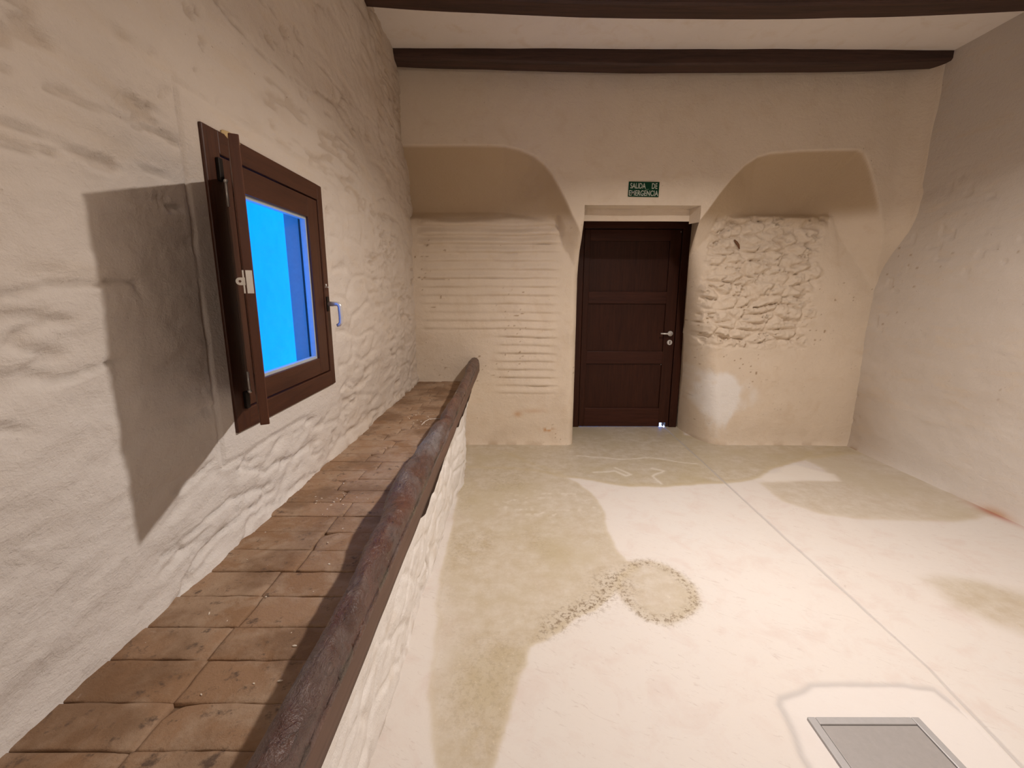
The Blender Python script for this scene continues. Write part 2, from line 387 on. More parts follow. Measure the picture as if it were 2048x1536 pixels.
# ------------------------------------------------------------------ left wall
XL = -.824
yl = np.concatenate([np.arange(-5.3, .3, .1), 0.3*(4.6/.3)**np.linspace(0, 1, 520)])
zl = np.concatenate([np.arange(-.05, .5, .06), np.arange(.5, 3.06, .0085)])
Yg, Zg = np.meshgrid(yl, zl, indexing='ij')
def left_disp(Y, Z):
    a = Y + .06*fbm(Y*2, Z*2, 101, 3); b = Z + .035*fbm(Y*2.5, Z*2.5, 102, 3)
    und = .012*fbm(Y*1.1, Z*1.4, 103, 3)
    f1, f2, _ = voro(a/.30, b/.13, 104)
    st = ss(0, .30, f2-f1)
    m1 = ss(.40, .60, .5+.5*fbm(Y*1.4, Z*1.7, 105, 3) + .18*ss(1.5, .9, Z) - .05)
    lump = .0062*(st-.6)*m1
    cr = fbm(a*2.6, b*13, 106, 4)
    crs = .0055*cr*(.35+.65*ss(2.8, 1.2, Z))
    rid = 1-np.abs(fbm(a*1.8, b*8.5, 107, 4))*2.2
    ledge = -.011*ss(.80, 1, rid)*ss(.45, .62, vn(a*2.5, b*4, 108))
    corner = ss(2.3, 3.6, Y)*.010*fbm(a*7, b*9, 109, 4)
    fine = .0045*fbm(a*14, b*24, 110, 5, .6)
    chips = -.010*ss(.26, .50, fbm(a*9, b*24, 111, 5, .62))*ss(.35, .75, vn(a*2.4, b*3, 112)) - .006*ss(.62,.9,vn(a*7,b*26,119))*ss(1.8,2.6,Y)
    global CREV
    CREV = np.clip(.75*ss(.003, .009, -(chips+ledge)) + .35*ss(.25,.6,-cr)*ss(.0,.4,fbm(Y*3,Z*3,133,3)), 0, 1)
    return und + lump + crs + ledge + corner + fine + chips
D = left_disp(Yg, Zg)
sd = np.minimum(np.minimum(Yg-1.235, 2.125-Yg), np.minimum(Zg-.865, 1.853-Zg))     # flat margin around the window
sd = sd + .004*fbm(Yg*9, Zg*9, 113, 2)
fl = ss(-.035, .004, sd)
D = D*(1-fl) + fl*.004 - .011*np.exp(-((sd+.004)/.0055)**2)*ss(.35,.6,vn(Yg*5,Zg*5,114)+.40*(Zg>1.7)+.3*(Yg<1.3)+.15*(Zg<.93))
# coved foot where the wall meets the tiled bench
foot = .03*np.exp(-np.maximum(Zg-.60, 0)/.05)*ss(.3, .75, .5+.5*fbm(Yg*2.2, Zg*0, 115, 3)+.15)
D = D + foot*.7
dirt = .38*ss(.45, .85, .5+.5*fbm(Yg*1.6, Zg*2.6, 116, 6, .6))*ss(2.2, 3.2, Yg)*ss(1.9, 2.6, Zg) \
     + .9*np.exp(-np.maximum(Zg-.635+.018*Yg, 0)/.010)*ss(.50, .66, vn(Yg*14, Zg*14, 117)) \
     + .25*np.exp(-np.maximum(Zg-.625+.018*Yg, 0)/.03) \
     + .30*CREV*(1-fl) + .5*ss(.25, 0, np.hypot((Yg-2.2)/.35, Zg-2.62)) * ss(.4,.8,.5+.5*fbm(Yg*4,Zg*8,118,4))
hole = (Yg > 1.345) & (Yg < 2.03) & (Zg > .965) & (Zg < 1.76)
hm = ~(hole[:-1, :-1] & hole[1:, :-1] & hole[1:, 1:] & hole[:-1, 1:])
V = np.stack([XL + D, Yg, Zg], -1).reshape(-1, 3)
me = raw_mesh('wall_left', V, grid_quads(len(yl), len(zl), False, hm), True, dict(dirt=np.clip(dirt,0,.9), white=np.clip(.85*ss(1.9,.9,Zg+.35*fbm(Yg*1.3,Zg*1.6,131,4))*ss(2.9,1.3,Yg+.5*fbm(Yg*1.3,Zg*1.6,132,4)),0,1), rust=0*Yg))
wall_left = tag(link('wall_left', me, M_wall_left), kind='structure')

# ------------------------------------------------------------------ far wall (heightfield y(x,z) with two arched recesses)
FU = 3.72
AL = [(-1.4,2.43),(-.25,2.435),(-.05,2.43),(.062,2.405),(.165,2.365),(.252,2.30),(.315,2.225),(.368,2.14),(.425,2.04),(.472,1.94),(.53,1.84),(.60,1.70),(.64,1.4),(.66,-1),(-1.4,-1)]
AR = [(1.38,1.6),(1.42,1.82),(1.482,1.925),(1.54,2.01),(1.60,2.10),(1.68,2.205),(1.77,2.30),(1.86,2.36),(1.955,2.385),(2.18,2.405),(2.62,2.415),(2.665,2.395),(2.72,2.31),(2.765,2.22),(2.82,2.08),(2.87,1.95),(2.93,1.80),(3.0,1.6),(3.12,1.3),(3.2,-1),(1.3,-1)]
def stones(x, z):
    a = x + .085*fbm(x*4.5, z*5, 201, 4); b = z + .05*fbm(x*3.5, z*5, 202, 4)
    return voro(a/.19, b/.088, 203, .95)
def far_depth(x, z):
    dl = poly_sd(x, z, AL); dr = poly_sd(x, z, AR)
    d = np.maximum(dl, dr)
    g = .30*(1-np.exp(-np.maximum(d, 0)/.19))
    fu = FU + .19*ss(1.98, 1.15, z)
    y = np.minimum(fu + g, 3.935 + .25*np.clip((z-1.93)/.30, 0, 1)) + .006*fbm(x*1.5, z*1.5, 204, 3) + .002*fbm(x*9, z*9, 205, 3)
    lip = 1.935 + .025*fbm(x*2.2, z*0, 206, 3) + .035*ss(1.2, 1.8, x)
    left = x < 1.0
    # brick courses under whitewash, left
    zz = z + .010*fbm(x*2.2, z*2, 207, 3)
    ph = (zz-.04)/.0705; fr = ph-np.floor(ph); row = np.floor(ph)
    bulge = ss(0, .26, fr)*(1-.75*ss(.30, 1.0, fr))*1.25
    rowm = _h(row, row*0, 208)
    cm = ss(-.80, -.68, x)*ss(.44, .30, x)*ss(1.98, 1.9, z)
    up = ss(1.32, 1.45, z + .08*fbm(x*3, z*3, 209, 2))
    lowm = ss(-.20, -.02, x)*ss(.42, .52, z)*(1-up)*.7 + (1-up)*ss(.98,1.05,z)*ss(.0,-.2,x)*.55
    gap = ss(.30, .50, vn(x*3.5, row*1.7, 210))
    crs = .021*(bulge-.5)*cm*(up + lowm)*1.15*(1+.9*ss(1.6,1.9,z))*(.60+.40*gap)*(.75+.25*rowm)
    squig = .006*fbm(x*16, z*13, 211, 3)*lowm
    # rubble under whitewash, right
    f1, f2, sid = stones(x, z)
    stm = ss(1.60, 1.66, x+.03*fbm(x*5,z*5,212,2))*ss(2.60, 2.52, x+.06*fbm(z*6,x*0,213,2)+.0*z)*ss(.84, .95, z)*ss(2.02, 1.93, z)
    strg = .75+.25*vn(x*4, z*4, 214)
    hs = _h(sid, sid*0, 231)
    rub = (0.030*(ss(0, .45, f2-f1)-.55) + .030*(hs-.4)*ss(0, .30, f2-f1) + .022*fbm(x*22, z*26, 215, 4))*stm*strg
    rub -= .026*ss(.26, .46, fbm(x*11, z*20, 216, 4, .6))*stm
    inf = 3.925 + .012*fbm(x*2, z*2, 217, 3) + .003*fbm(x*8, z*8, 218, 3)
    inf = inf - np.where(left, crs+squig, rub) - .02*np.exp(-((z-lip)/.03)**2)*np.where(left, ss(.5,.4,x), ss(2.66,2.5,x))
    inf = inf + .012*ss(2.55, 2.62, x)*ss(2.9,2.7,x)*0 - .03*np.exp(-z/.035)*np.where(left, 1, 1)*.6
    wd = np.where(left, .6*ss(.36, .50, x), .6*ss(1.68, 1.56, x) + .55*ss(2.62, 2.80, x))
    tt = ss(.028, -.028-wd, z-lip+.25*wd)
    y = y*(1-tt) + inf*tt
    # rounded arris at the left of the door
    R = .065; u = np.clip((x-(.565-R))/R, 0, .999)
    y = y + np.where(left, (R-np.sqrt(R*R-(u*R)**2))*ss(1.95, 1.75, z)*1.3, 0)
    # rounded nose at the right of the door
    xn = nose_x(z); w = .21-.055*z; u = np.clip((x-xn)/w, 0, 1); u = 1-u
    dn = np.interp(z, [0, 1.0, 1.4, 1.8, 1.95], [.54, .36, .21, .05, 0])
    y = y + np.where(left | (z > 1.95), 0, dn*(1-np.sqrt(np.clip(1-u*u, 0, 1))))
    # rounded upper corner to the right wall
    R = .16; u = np.clip((x-(3.06-R))/R, 0, .98)
    y = y - (R-np.sqrt(R*R-(u*R)**2))*ss(1.5, 2.1, z)
    return y
def nose_x(z): return np.interp(z, [-.1, 0, .6, 1.0, 1.4, 1.8, 1.915, 2.009, 4], [1.700, 1.695, 1.665, 1.625, 1.565, 1.50, 1.468, 1.463, 1.463])
zf = np.unique(np.round(np.concatenate([np.arange(-.03, 2.009, .0085), [2.009], np.arange(2.0175, 2.5, .0085), np.arange(2.5, 3.06, .0125)]), 4))
n20 = int(np.argmin(np.abs(zf-2.009)))
parts = []
u = np.linspace(0, 1, 170); xa = -.98 + (.565+.98)*(1-(1-u)**1.15)
parts.append(np.meshgrid(xa, zf, indexing='ij'))
zc = zf[n20:]; parts.append(np.meshgrid(np.linspace(.565, 1.463, 70), zc, indexing='ij'))
s = np.linspace(0, 1, 210)**1.25
Zr = np.tile(zf, (len(s), 1)); Xr = nose_x(Zr) + (3.16-nose_x(Zr))*s[:, None]
parts.append((Xr, Zr))
Vs, Qs, at = [], [], {'dirt': [], 'white': [], 'rust': [], 'recess_shade': []}
base = 0
stone_faces = {}
for k, (x, z) in enumerate(parts):
    y = far_depth(x, z)
    Vs.append(np.stack([x, y, z], -1).reshape(-1, 3))
    q = grid_quads(x.shape[0], x.shape[1], False, None, 0)
    xc, zc_ = x.reshape(-1)[q].mean(1), z.reshape(-1)[q].mean(1)
    if k == 2:                                   # the rubble stones become pieces of their own
        f1, f2, idd = stones(xc, zc_)
        inside = (xc > 1.66) & (xc < 2.50) & (zc_ > .93) & (zc_ < 1.95)
        for i_ in np.unique(idd[inside]):
            mk = (idd == i_) & inside
            if mk.sum() > 90 and inside[idd == i_].all(): stone_faces[int(i_)] = q[mk]
        stone_src = Vs[-1]
        rm = np.zeros(len(q), bool)
        for i_ in stone_faces: rm |= (idd == i_) & inside
        q = q[~rm]
    Qs.append(q + base); base += x.size
    dz = np.clip(ss(.05, .0, z)*.30*ss(.4,.7,vn(x*12, z*12, 221)) + .22*ss(.62,.8,.5+.5*fbm(x*2.2,z*2.2,222,5))*ss(1.3,.3,z)
        + .8*ss(.93,.96,vn(x*40, z*60, 224))*ss(.5,.75,vn(x*3,z*3,225))*ss(1.9,1.8,z), 0, .8)
    wht = np.where(x > 1.6, .9*ss(.50,.66,.5+.5*fbm(x*3,z*2.2,223,5) + .45*np.exp(-(((x-1.88)/.15)**2+((z-.45)/.2)**2)))*ss(.85,.65,z)*ss(2.3,2.0,x), 0)
    ru = np.clip(.9*np.exp(-(((x-.33)/.05)**2+((z-.135)/.018)**2))*ss(.35,.6,vn(x*40,z*40,226)) + .55*np.exp(-(((x-.06)/.035)**2+((z-.28)/.025)**2))+.30*np.exp(-(((x-.20)/.10)**2+((z-.31)/.02)**2)), 0, .9)
    d = np.maximum(poly_sd(x, z, AL), poly_sd(x, z, AR)); rec_shd = .85*ss(-.004, .016, d)*ss(1.86, 2.0, z - .03*fbm(x*2, z*2, 227, 3) - .05*(x > 2.6))  # browner inside the arches, deepens their shade by colour
    at['recess_shade'].append(rec_shd.ravel()); at['dirt'].append(dz.ravel()); at['white'].append(wht.ravel()); at['rust'].append(ru.ravel())
# door recess: soffit, lintel face, both reveals
def patch(P, flip=False):
    global base
    P = np.asarray(P, float); Vs.append(P.reshape(-1, 3)); Qs.append(grid_quads(P.shape[0], P.shape[1], flip, None, base)); base += P.shape[0]*P.shape[1]
    for k in at: at[k].append(np.zeros(P.shape[0]*P.shape[1]))
YD = 4.50
YL, ZL = 3.86, 1.911                                    # shallow lintel panel above the deep door recess
xr = np.linspace(.565, 1.463, 20); xl2 = np.linspace(.565, 1.432, 20); xb = np.linspace(.50, 1.70, 20)
rim = far_depth(xr, np.full(20, 2.009)); tt = np.linspace(0, 1, 6)
patch([[(a+(b-a)*t_, r+(YL-r)*t_, 2.009-.003*t_) for t_ in tt] for a, b, r in zip(xr, xl2, rim)], True)
patch([[(x, YL+.004*math.sin(x*9), z) for z in np.linspace(ZL, 2.006, 6)] for x in xl2])
patch([[(a+(b-a)*t_, YL+(YD+.02-YL)*t_, ZL+(2.005-ZL)*t_) for t_ in tt] for a, b in zip(xl2, xb)], True)
zu = np.linspace(ZL-.02, 2.009, 8); yu = far_depth(np.full(8, 1.4635), zu)
patch([[(float(nose_x(z))+(1.432-float(nose_x(z)))*t_, r+(YL-r)*t_, z) for z, r in zip(zu, yu)] for t_ in tt], True)
zz = zf[zf <= ZL+.02]; y0 = far_depth(nose_x(zz)+1e-6, zz)
patch([[(a+(1.70-a)*t_, r+(YD+.02-r)*t_, z+.094*t_*float(ss(1.3, ZL, np.array(z)))) for z, r, a in zip(zz, y0, nose_x(zz))] for t_ in np.linspace(0, 1, 10)], True)
y0 = far_depth(np.full(zz.shape, .565), zz)
patch([[(.565-.065*t_, r+(YD+.02-r)*t_, z+.094*t_*float(ss(1.3, ZL, np.array(z)))) for z, r in zip(zz, y0)] for t_ in np.linspace(0, 1, 6)])
for a, b, c_, d_ in ((-1.3, .60, -.05, 3.2), (1.655, 3.4, -.05, 3.2), (.2, 2.1, 1.97, 3.2)): patch([[(x, 4.553, z) for z in (c_, d_)] for x in (a, b)])
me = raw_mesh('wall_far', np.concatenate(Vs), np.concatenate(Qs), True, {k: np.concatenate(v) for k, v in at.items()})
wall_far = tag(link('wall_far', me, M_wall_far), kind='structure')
for i_, q in stone_faces.items():
    uq, inv = np.unique(q, return_inverse=True)
    sm = raw_mesh('stone', stone_src[uq], inv.reshape(-1, 4), True)
    link('stone', sm, M_wall_far, wall_far)

# ------------------------------------------------------------------ right wall, back wall, ceiling
yr = np.concatenate([np.arange(-5.3, 1.2, .1), np.arange(1.2, 4.62, .011)]); zr = np.concatenate([np.arange(-.05, 3.06, .0125)])
Yg, Zg = np.meshgrid(yr, zr, indexing='ij')
D = .012*fbm(Yg*1.1, Zg*1.3, 301, 3) + .0055*fbm(Yg*2.4, Zg*11, 302, 4)*ss(2.5, 1.9, Zg)*ss(.15,.5,Zg) + .003*fbm(Yg*10, Zg*16, 303, 4)*ss(2.5, 1.9, Zg) \
    - .008*ss(.82, .92, vn(Yg*13, Zg*22, 304))*ss(.5, .8, vn(Yg*2.5, Zg*2.5, 305))*ss(2.3,1.9,Zg) + .03*np.exp(-Zg/.05)
dirt = .5*np.exp(-np.maximum(Zg, 0)/.016)*ss(.35, .7, vn(Yg*11, Zg*8, 306)) + .30*ss(3.3, 3.9, Yg)*ss(.9, .2, Zg) \
    + .6*ss(.95,.97,vn(Yg*26,Zg*50,308))*ss(.6,.8,vn(Yg*2.5,Zg*2.5,305))*ss(2.0,1.7,Zg)
wht = .35*ss(.75, .25, Zg+.3*fbm(Yg*2, Zg*2, 307, 3))*ss(3.9, 3.0, Yg)
ru = .6*np.exp(-(((Yg-2.62)/.10)**2+(Zg/.03)**2))
me = raw_mesh('wall_right', np.stack([3.06-D, Yg, Zg], -1).reshape(-1, 3), grid_quads(len(yr), len(zr), True), True, dict(dirt=np.clip(dirt,0,.8), white=wht, rust=ru))
tag(link('wall_right', me, M_wall_right), kind='structure')
xb = np.linspace(-1.0, 3.2, 40); zb = np.linspace(-.05, 3.06, 30); Xg, Zg = np.meshgrid(xb, zb, indexing='ij')
me = raw_mesh('wall_back', np.stack([Xg, -5.2+.01*fbm(Xg*2, Zg*2, 311, 3), Zg], -1).reshape(-1, 3), grid_quads(40, 30, True))
tag(link('wall_back', me, M_smooth), kind='structure')
xb = np.linspace(-1.05, 3.25, 90); yb = np.linspace(-5.4, 4.65, 190); Xg, Yg = np.meshgrid(xb, yb, indexing='ij')
me = raw_mesh('ceiling', np.stack([Xg, Yg, 3.0+.006*fbm(Xg*2, Yg*2, 312, 3)], -1).reshape(-1, 3), grid_quads(90, 190, True))
tag(link('ceiling', me, M_ceiling), kind='structure')

# ------------------------------------------------------------------ low wall carrying the log, and the tiled bench behind it
PYs = [-5.3, 1.1, 1.4, 1.68, 2.1, 2.53, 2.85, 3.05, 3.22, 3.4, 3.83, 4.2]; PXs = [-.408,-.408,-.398,-.402,-.389,-.385,-.372,-.342,-.338,-.372,-.400,-.40]
yp = np.concatenate([np.arange(-5.3, .4, .1), .4*(4.1/.4)**np.linspace(0, 1, 420)]); vp = np.linspace(0, 1, 110)
Yp, Vp = np.meshgrid(yp, vp, indexing='ij')
# profile: right face up from the floor, over the top, down the inner side
Zp = np.where(Vp < .78, Vp/.78*.664, np.where(Vp < .9, .664, .664-(Vp-.9)/.1*.30))-.02*(Vp == 0)
Xb = np.interp(Yp, PYs, PXs)
Xp = np.where(Vp < .78, Xb + .018*ss(.3, 0, Zp)*0 + .08*ss(.46, .66, Zp), np.where(Vp < .9, Xb+.08-(Vp-.78)/.12*(Xb+.08+.388), -.388))
lum = .016*fbm(Yp*3.2, Zp*4.5, 401, 4) + .006*fbm(Yp*12, Zp*14, 402, 4)
f1, f2, _ = voro((Yp+.03*fbm(Yp*5,Zp*5,403,2))/.20, Zp/.13, 404); lum += .007*(ss(0, .3, f2-f1)-.6)
chip = -.016*ss(.80, .9, vn(Yp*14, Zp*16, 405))*ss(.45,.7,vn(Yp*2.4,Zp*3,406))
Xp = Xp + np.where(Vp < .78, (lum+chip)*ss(.0, .06, Zp+.02), 0) + .012*np.exp(-np.maximum(Zp,0)/.02)*(Vp < .5)*(fbm(Yp*8, Yp*0, 407, 3))
dirt = np.where(Vp < .5, .55*np.exp(-np.maximum(Zp,0)/.012)*ss(.45,.75,vn(Yp*16, Zp*5, 408)) + .8*ss(.86,.92,vn(Yp*14, Zp*16, 405))*ss(.5,.7,vn(Yp*2.4,Zp*3,406)), 0)
Xp = np.where((Zp > .5) & (Vp < .9), np.minimum(Xp, -.316), Xp)
me = raw_mesh('wall_low', np.stack([Xp, Yp, Zp], -1).reshape(-1, 3), grid_quads(len(yp), len(vp), True), True, dict(dirt=np.clip(dirt,0,.8), white=.2+0*Yp, rust=0*Yp))
tag(link('low_wall', me, M_parapet), kind='structure')['label'] = 'low whitewashed wall carrying the log'

def bench_z(y): return .632 - .015*y
yb = np.linspace(-5.3, 4.05, 200); xb = np.linspace(-.98, -.42, 16); Xg, Yg = np.meshgrid(xb, yb, indexing='ij')
me = raw_mesh('tiled_bench', np.stack([Xg, Yg, bench_z(Yg)-.007+.002*fbm(Xg*20, Yg*20, 411, 3)], -1).reshape(-1, 3), grid_quads(16, 200))
bench = tag(link('trim_1', me, M_mortar), kind='structure')
bench['label'] = 'mortar bed of the tiled bench along the left wall'
rows = [.32, .42, .515, .605, .694, .795, .889, .996, 1.10, 1.205]
while rows[-1] < 3.95: rows.append(rows[-1] + .104)
random.seed(3)
def make_tile(x0, x1, y0, y1):
    nx, ny = 11, 8
    g = np.zeros((nx, ny, 3))
    sp = lambda n: np.concatenate([[0, .03], np.linspace(.1, .9, n-4), [.97, 1]]); xx = x0+(x1-x0)*sp(nx); yy = y0+(y1-y0)*sp(ny)
    A, B = np.meshgrid(xx, yy, indexing='ij')
    sdv = random.randrange(9999)
    ed = np.minimum(np.minimum(A-x0, x1-A), np.minimum(B-y0, y1-B))
    tilt = (random.uniform(-.006,.006), random.uniform(-.010,.010))
    h = bench_z(B) + .0035 + .0022*fbm(A*18, B*18, 7, 3) + tilt[0]*(A-(x0+x1)/2) + tilt[1]*(B-(y0+y1)/2) + random.uniform(-.0015,.0018)
    h = h - .0022*np.exp(-ed/.0016)
    A = A + np.where(ed < 1e-6, .0030*fbm(A*40, B*40, sdv, 2), 0); B = B + np.where(ed < 1e-6, .0030*fbm(A*40, B*40, sdv+3, 2), 0)
    for (cx, cyy) in ((x0, y0), (x1, y0), (x0, y1), (x1, y1)):       # some broken corners
        if random.random() < .22: h = h - .011*np.exp(-(((A-cx)/.022)**2+((B-cyy)/.018)**2))
    top = np.stack([A, B, h], -1).reshape(-1, 3)
    idx = np.arange(nx*ny).reshape(nx, ny)
    ring = np.concatenate([idx[:, 0], idx[-1, 1:], idx[-2::-1, -1], idx[0, -2:0:-1]])
    skirt = top[ring].copy(); skirt[:, 2] -= .014
    V = np.concatenate([top, skirt]); n = len(ring); b0 = nx*ny
    Q = [grid_quads(nx, ny)]
    Q.append(np.array([[ring[i], b0+i, b0+(i+1) % n, ring[(i+1) % n]] for i in range(n)]))
    return raw_mesh('tile', V, np.concatenate(Q), True)
for i in range(len(rows)-1):
    y0, y1 = rows[i]+.0009, rows[i+1]-.0009
    j = -.615 + random.uniform(-.006, .006)
    if 8 <= i < 12 or (i > 12 and i % 3 == 0): j = -.575 + random.uniform(-.012, .012)
    if i > 12 and i % 3 == 1: j = -.665+ random.uniform(-.01,.01)
    for x0, x1 in ((-.86, j-.0009), (j+.0012, -.392)):
        link('tile', make_tile(x0, x1, y0, y1), M_tile, bench)

# ------------------------------------------------------------------ ceiling beams
def beam(y0, y1, zb, sag, label):
    n = 60; xs_ = np.linspace(-1.0, 3.22, n); bm = bmesh.new(); rings = []
    for x in xs_:
        s_ = -sag*(1-((x-1.1)/2.1)**2)
        w = .006*float(fbm(np.array([x*1.2]), np.array([y0*3]), 501, 3)[0]); w2 = .005*float(fbm(np.array([x*1.6]), np.array([y1*3]), 502, 3)[0])
        z0 = zb+s_; c = .011
        prof = [(y0+w, 3.03), (y0+w, z0+c+w2), (y0+w+c, z0+w2), (y1+w-c, z0+w2), (y1+w, z0+c+w2), (y1+w, 3.03)]
        rings.append([bm.verts.new((x, a, b)) for a, b in prof])
    for i in range(n-1):
        for k in range(6): bm.faces.new((rings[i][k], rings[i][(k+1) % 6], rings[i+1][(k+1) % 6], rings[i+1][k]))
    bm.faces.new(rings[0][::-1]); bm.faces.new(rings[-1])
    return tag(bm_obj('ceiling_beam', bm, M_beam), label, 'beam', None)
beam(3.545, 3.685, 2.943, .040, 'dark wooden ceiling beam seen whole, running right above the door wall')
beam(2.82, 2.965, 2.945, .070, 'dark wooden ceiling beam cut off by the top edge of the photo')

# ------------------------------------------------------------------ the log on the low wall
yl_ = np.concatenate([np.arange(-5.1, .35, .08), .35*(3.935/.35)**np.linspace(0, 1, 460)])
KY = [.3,.45,.6,.8,.95,1.05,1.15,1.30,1.42,1.55,1.65,1.78,1.92,2.02,2.12,2.3,2.6,2.9,3.2,3.6,4.0]
KX = [-.333,-.333,-.330,-.327,-.339,-.343,-.346,-.362,-.369,-.360,-.352,-.344,-.342,-.318,-.332,-.325,-.316,-.322,-.330,-.345,-.352]   # left silhouette at z .76
kx = np.interp(yl_, KY, KX) + .006*fbm(yl_*4, yl_*0, 601, 3)
dips = -.020*np.exp(-((yl_-2.06)/.05)**2) + .008*np.exp(-((yl_-1.90)/.10)**2) + .010*np.exp(-((yl_-1.36)/.10)**2) - .012*np.exp(-((yl_-1.20)/.07)**2) - .014*np.exp(-((yl_-2.72)/.06)**2) - .010*np.exp(-((yl_-3.25)/.05)**2)
ztop = .790 + .007*fbm(yl_*2.2, yl_*0, 602, 3) + dips
na = 26
th = np.linspace(0, 1, na)
rows_ = []; worn = []
right = -.276 + .004*fbm(yl_*3, yl_*0, 603, 3)
for i, y in enumerate(yl_):
    xr_, xl_ = right[i], kx[i]-.012
    pts = [(xr_, .674), (xr_, .69), (xr_, .71), (xr_, .73), (xr_-.001, .745)]
    cx = (xr_+xl_)/2; a = (xr_-xl_)/2; zc = .738; b = ztop[i]-zc
    for k in range(15):
        an = .12 + (PI+.35-.12)*k/14
        pts.append((cx+a*math.cos(an)*1.0, zc+b*math.sin(an) if math.sin(an) > 0 else zc+.05*math.sin(an)))
    pts += [(xl_-.004, .705), (xl_-.010, .69), (xl_-.020, .672), (cx, .670)]
    rows_.append(pts)
P = np.array([[(x, y, z) for x, z in r] for r, y in zip(rows_, yl_)])
m_ = P.shape[1]
ang = np.arange(m_)[None, :]*.55
nn = fbm(yl_[:, None]*9+0*ang, ang*1.0+0*yl_[:, None], 604, 4)*.0065 + fbm(yl_[:, None]*30+0*ang, ang*2.2+0*yl_[:, None], 605, 3)*.0018
rd = np.zeros_like(nn); rd[:, 5:20] = nn[:, 5:20]
cxs = P[:, :, 0].mean(1, keepdims=True); czs = .735
dx, dz = P[:, :, 0]-cxs, P[:, :, 2]-czs; ln = np.hypot(dx, dz)+1e-6
P[:, :, 0] += dx/ln*rd; P[:, :, 2] += dz/ln*rd
wn = np.clip(.1+.8*ss(.45,.7,vn(yl_[:,None]*3+0*ang, ang*.8, 606))*ss(1.1,1.35,yl_)[:,None]*ss(2.3,1.9,yl_)[:,None] + .55*ss(.42, .8, (np.arange(m_)/m_)[None,:]+0*ang), 0, 1)
Q = []
for i in range(len(yl_)-1):
    for k in range(m_):
        a0 = i*m_+k; a1 = i*m_+(k+1) % m_
        Q.append((a0, a1, a1+m_, a0+m_))
lme = raw_mesh('pole', P.reshape(-1, 3), np.array(Q)[:, ::-1], True, dict(worn=wn))
lme.materials.append(M_log); lme.materials.append(M_sawn)
lme.polygons.foreach_set('material_index', np.array([1 if (k % m_) < 3 else 0 for k in range(len(Q))], np.int32))
log = bpy.data.objects.new('wooden_log', None); COL.objects.link(log); log.location = (-.33, 1.6, .67)
tag(log, 'long worn dark brown log lying on the low white wall beside the tiled bench', 'log')
def child(o, p):
    o.parent = p; o.matrix_parent_inverse = Matrix.Translation(-p.location); return o
po_ = link('pole', lme, None); child(po_, log)
for (ya, yb_, dp) in ((1.27, 1.86, .034), (2.22, 3.25, .026)):  # dark strips added for the shaded gap under the log
    bm = bmesh.new(); rg = []
    for y in np.linspace(ya, yb_, 40):
        e = min(1, (y-ya)/.12, (yb_-y)/.12); f = dp*max(.05, e)*(.75+.5*float(vn(np.array([y*14]), np.array([0.]), 611)[0]))
        xr_ = float(np.interp(y, yl_, right))
        rg.append([bm.verts.new(p) for p in ((xr_-.003, y, .678), (xr_-.004, y, .675-f), (xr_-.030, y, .670-f), (xr_-.034, y, .678))])
    for i in range(39):
        for k in range(4): bm.faces.new((rg[i][k], rg[i][(k+1) % 4], rg[i+1][(k+1) % 4], rg[i+1][k]))
    bm.faces.new(rg[0][::-1]); bm.faces.new(rg[-1])
    o = bm_obj('shade_strip', bm, M_undershade); child(o, log); o['label'] = 'dark ragged strip under the log, coloured as shade'

# ------------------------------------------------------------------ window in the left wall
win = tag(bpy.data.objects.new('window_1', None), None, None, None, 'structure'); COL.objects.link(win); win.location = (-.80, 1.66, .94)
XF = -.811
bm = bmesh.new()
y0, y1, z0, z1 = 1.301, 2.068, .940, 1.791
fy0, fy1, fz0, fz1 = 1.370, 2.020, 1.003, 1.729       # sash outline
box(bm, -.87, XF, y0, fy0, z0, z1, .004); box(bm, -.87, XF, fy1, y1, z0, z1, .004)
f_ = child(bm_obj('window_frame', bm, M_win), win)
bm = bmesh.new(); box(bm, -.87, XF, fy0-.002, fy1+.002, fz1, z1, .003); box(bm, -.87, XF, fy0-.002, fy1+.002, z0, fz0, .003)
child(bm_obj('window_frame', bm, M_winh), win)
gy0, gy1, gz0, gz1 = 1.460, 1.924, 1.075, 1.647
XS = -.8155; e = .0035
bm = bmesh.new(); box(bm, -.86, XS, fy0+e, gy0, fz0+e, fz1-e, .003); box(bm, -.86, XS, gy1, fy1-e, fz0+e, fz1-e, .003)
sash = child(bm_obj('sash', bm, M_win), win)
bm = bmesh.new(); box(bm, -.859, XS-.0005, gy0-.002, gy1+.002, gz1, fz1-e, .003); box(bm, -.859, XS-.0005, gy0-.002, gy1+.002, fz0+e, gz0, .003)
child(bm_obj('sash_rail', bm, M_winh), win)
bm = bmesh.new()
b_ = .010
for (a, b, c_, d_) in ((gy0, gy0+b_, gz0, gz1), (gy1-b_, gy1, gz0, gz1), (gy0+b_, gy1-b_, gz0, gz0+b_), (gy0+b_, gy1-b_, gz1-b_, gz1)):
    box(bm, -.846, -.826, a, b, c_, d_)
child(bm_obj('glazing_bead', bm, M_bead), win)
bm = bmesh.new(); box(bm, -.842, -.838, gy0+.002, gy1-.002, gz0+.002, gz1-.002)
child(bm_obj('pane', bm, M_glass), win)
# outer reveal of the opening
bm = bmesh.new()
ro = -.925
for (a, b, c_, d_) in ((1.29, 1.34, .90, 1.84), (1.945, 2.09, .90, 1.84), (1.29, 2.09, .90, 1.00), (1.29, 2.09, 1.73, 1.84)):
    box(bm, ro, -.860, a, b, c_, d_)
child(bm_obj('outer_reveal', bm, M_reveal), win)
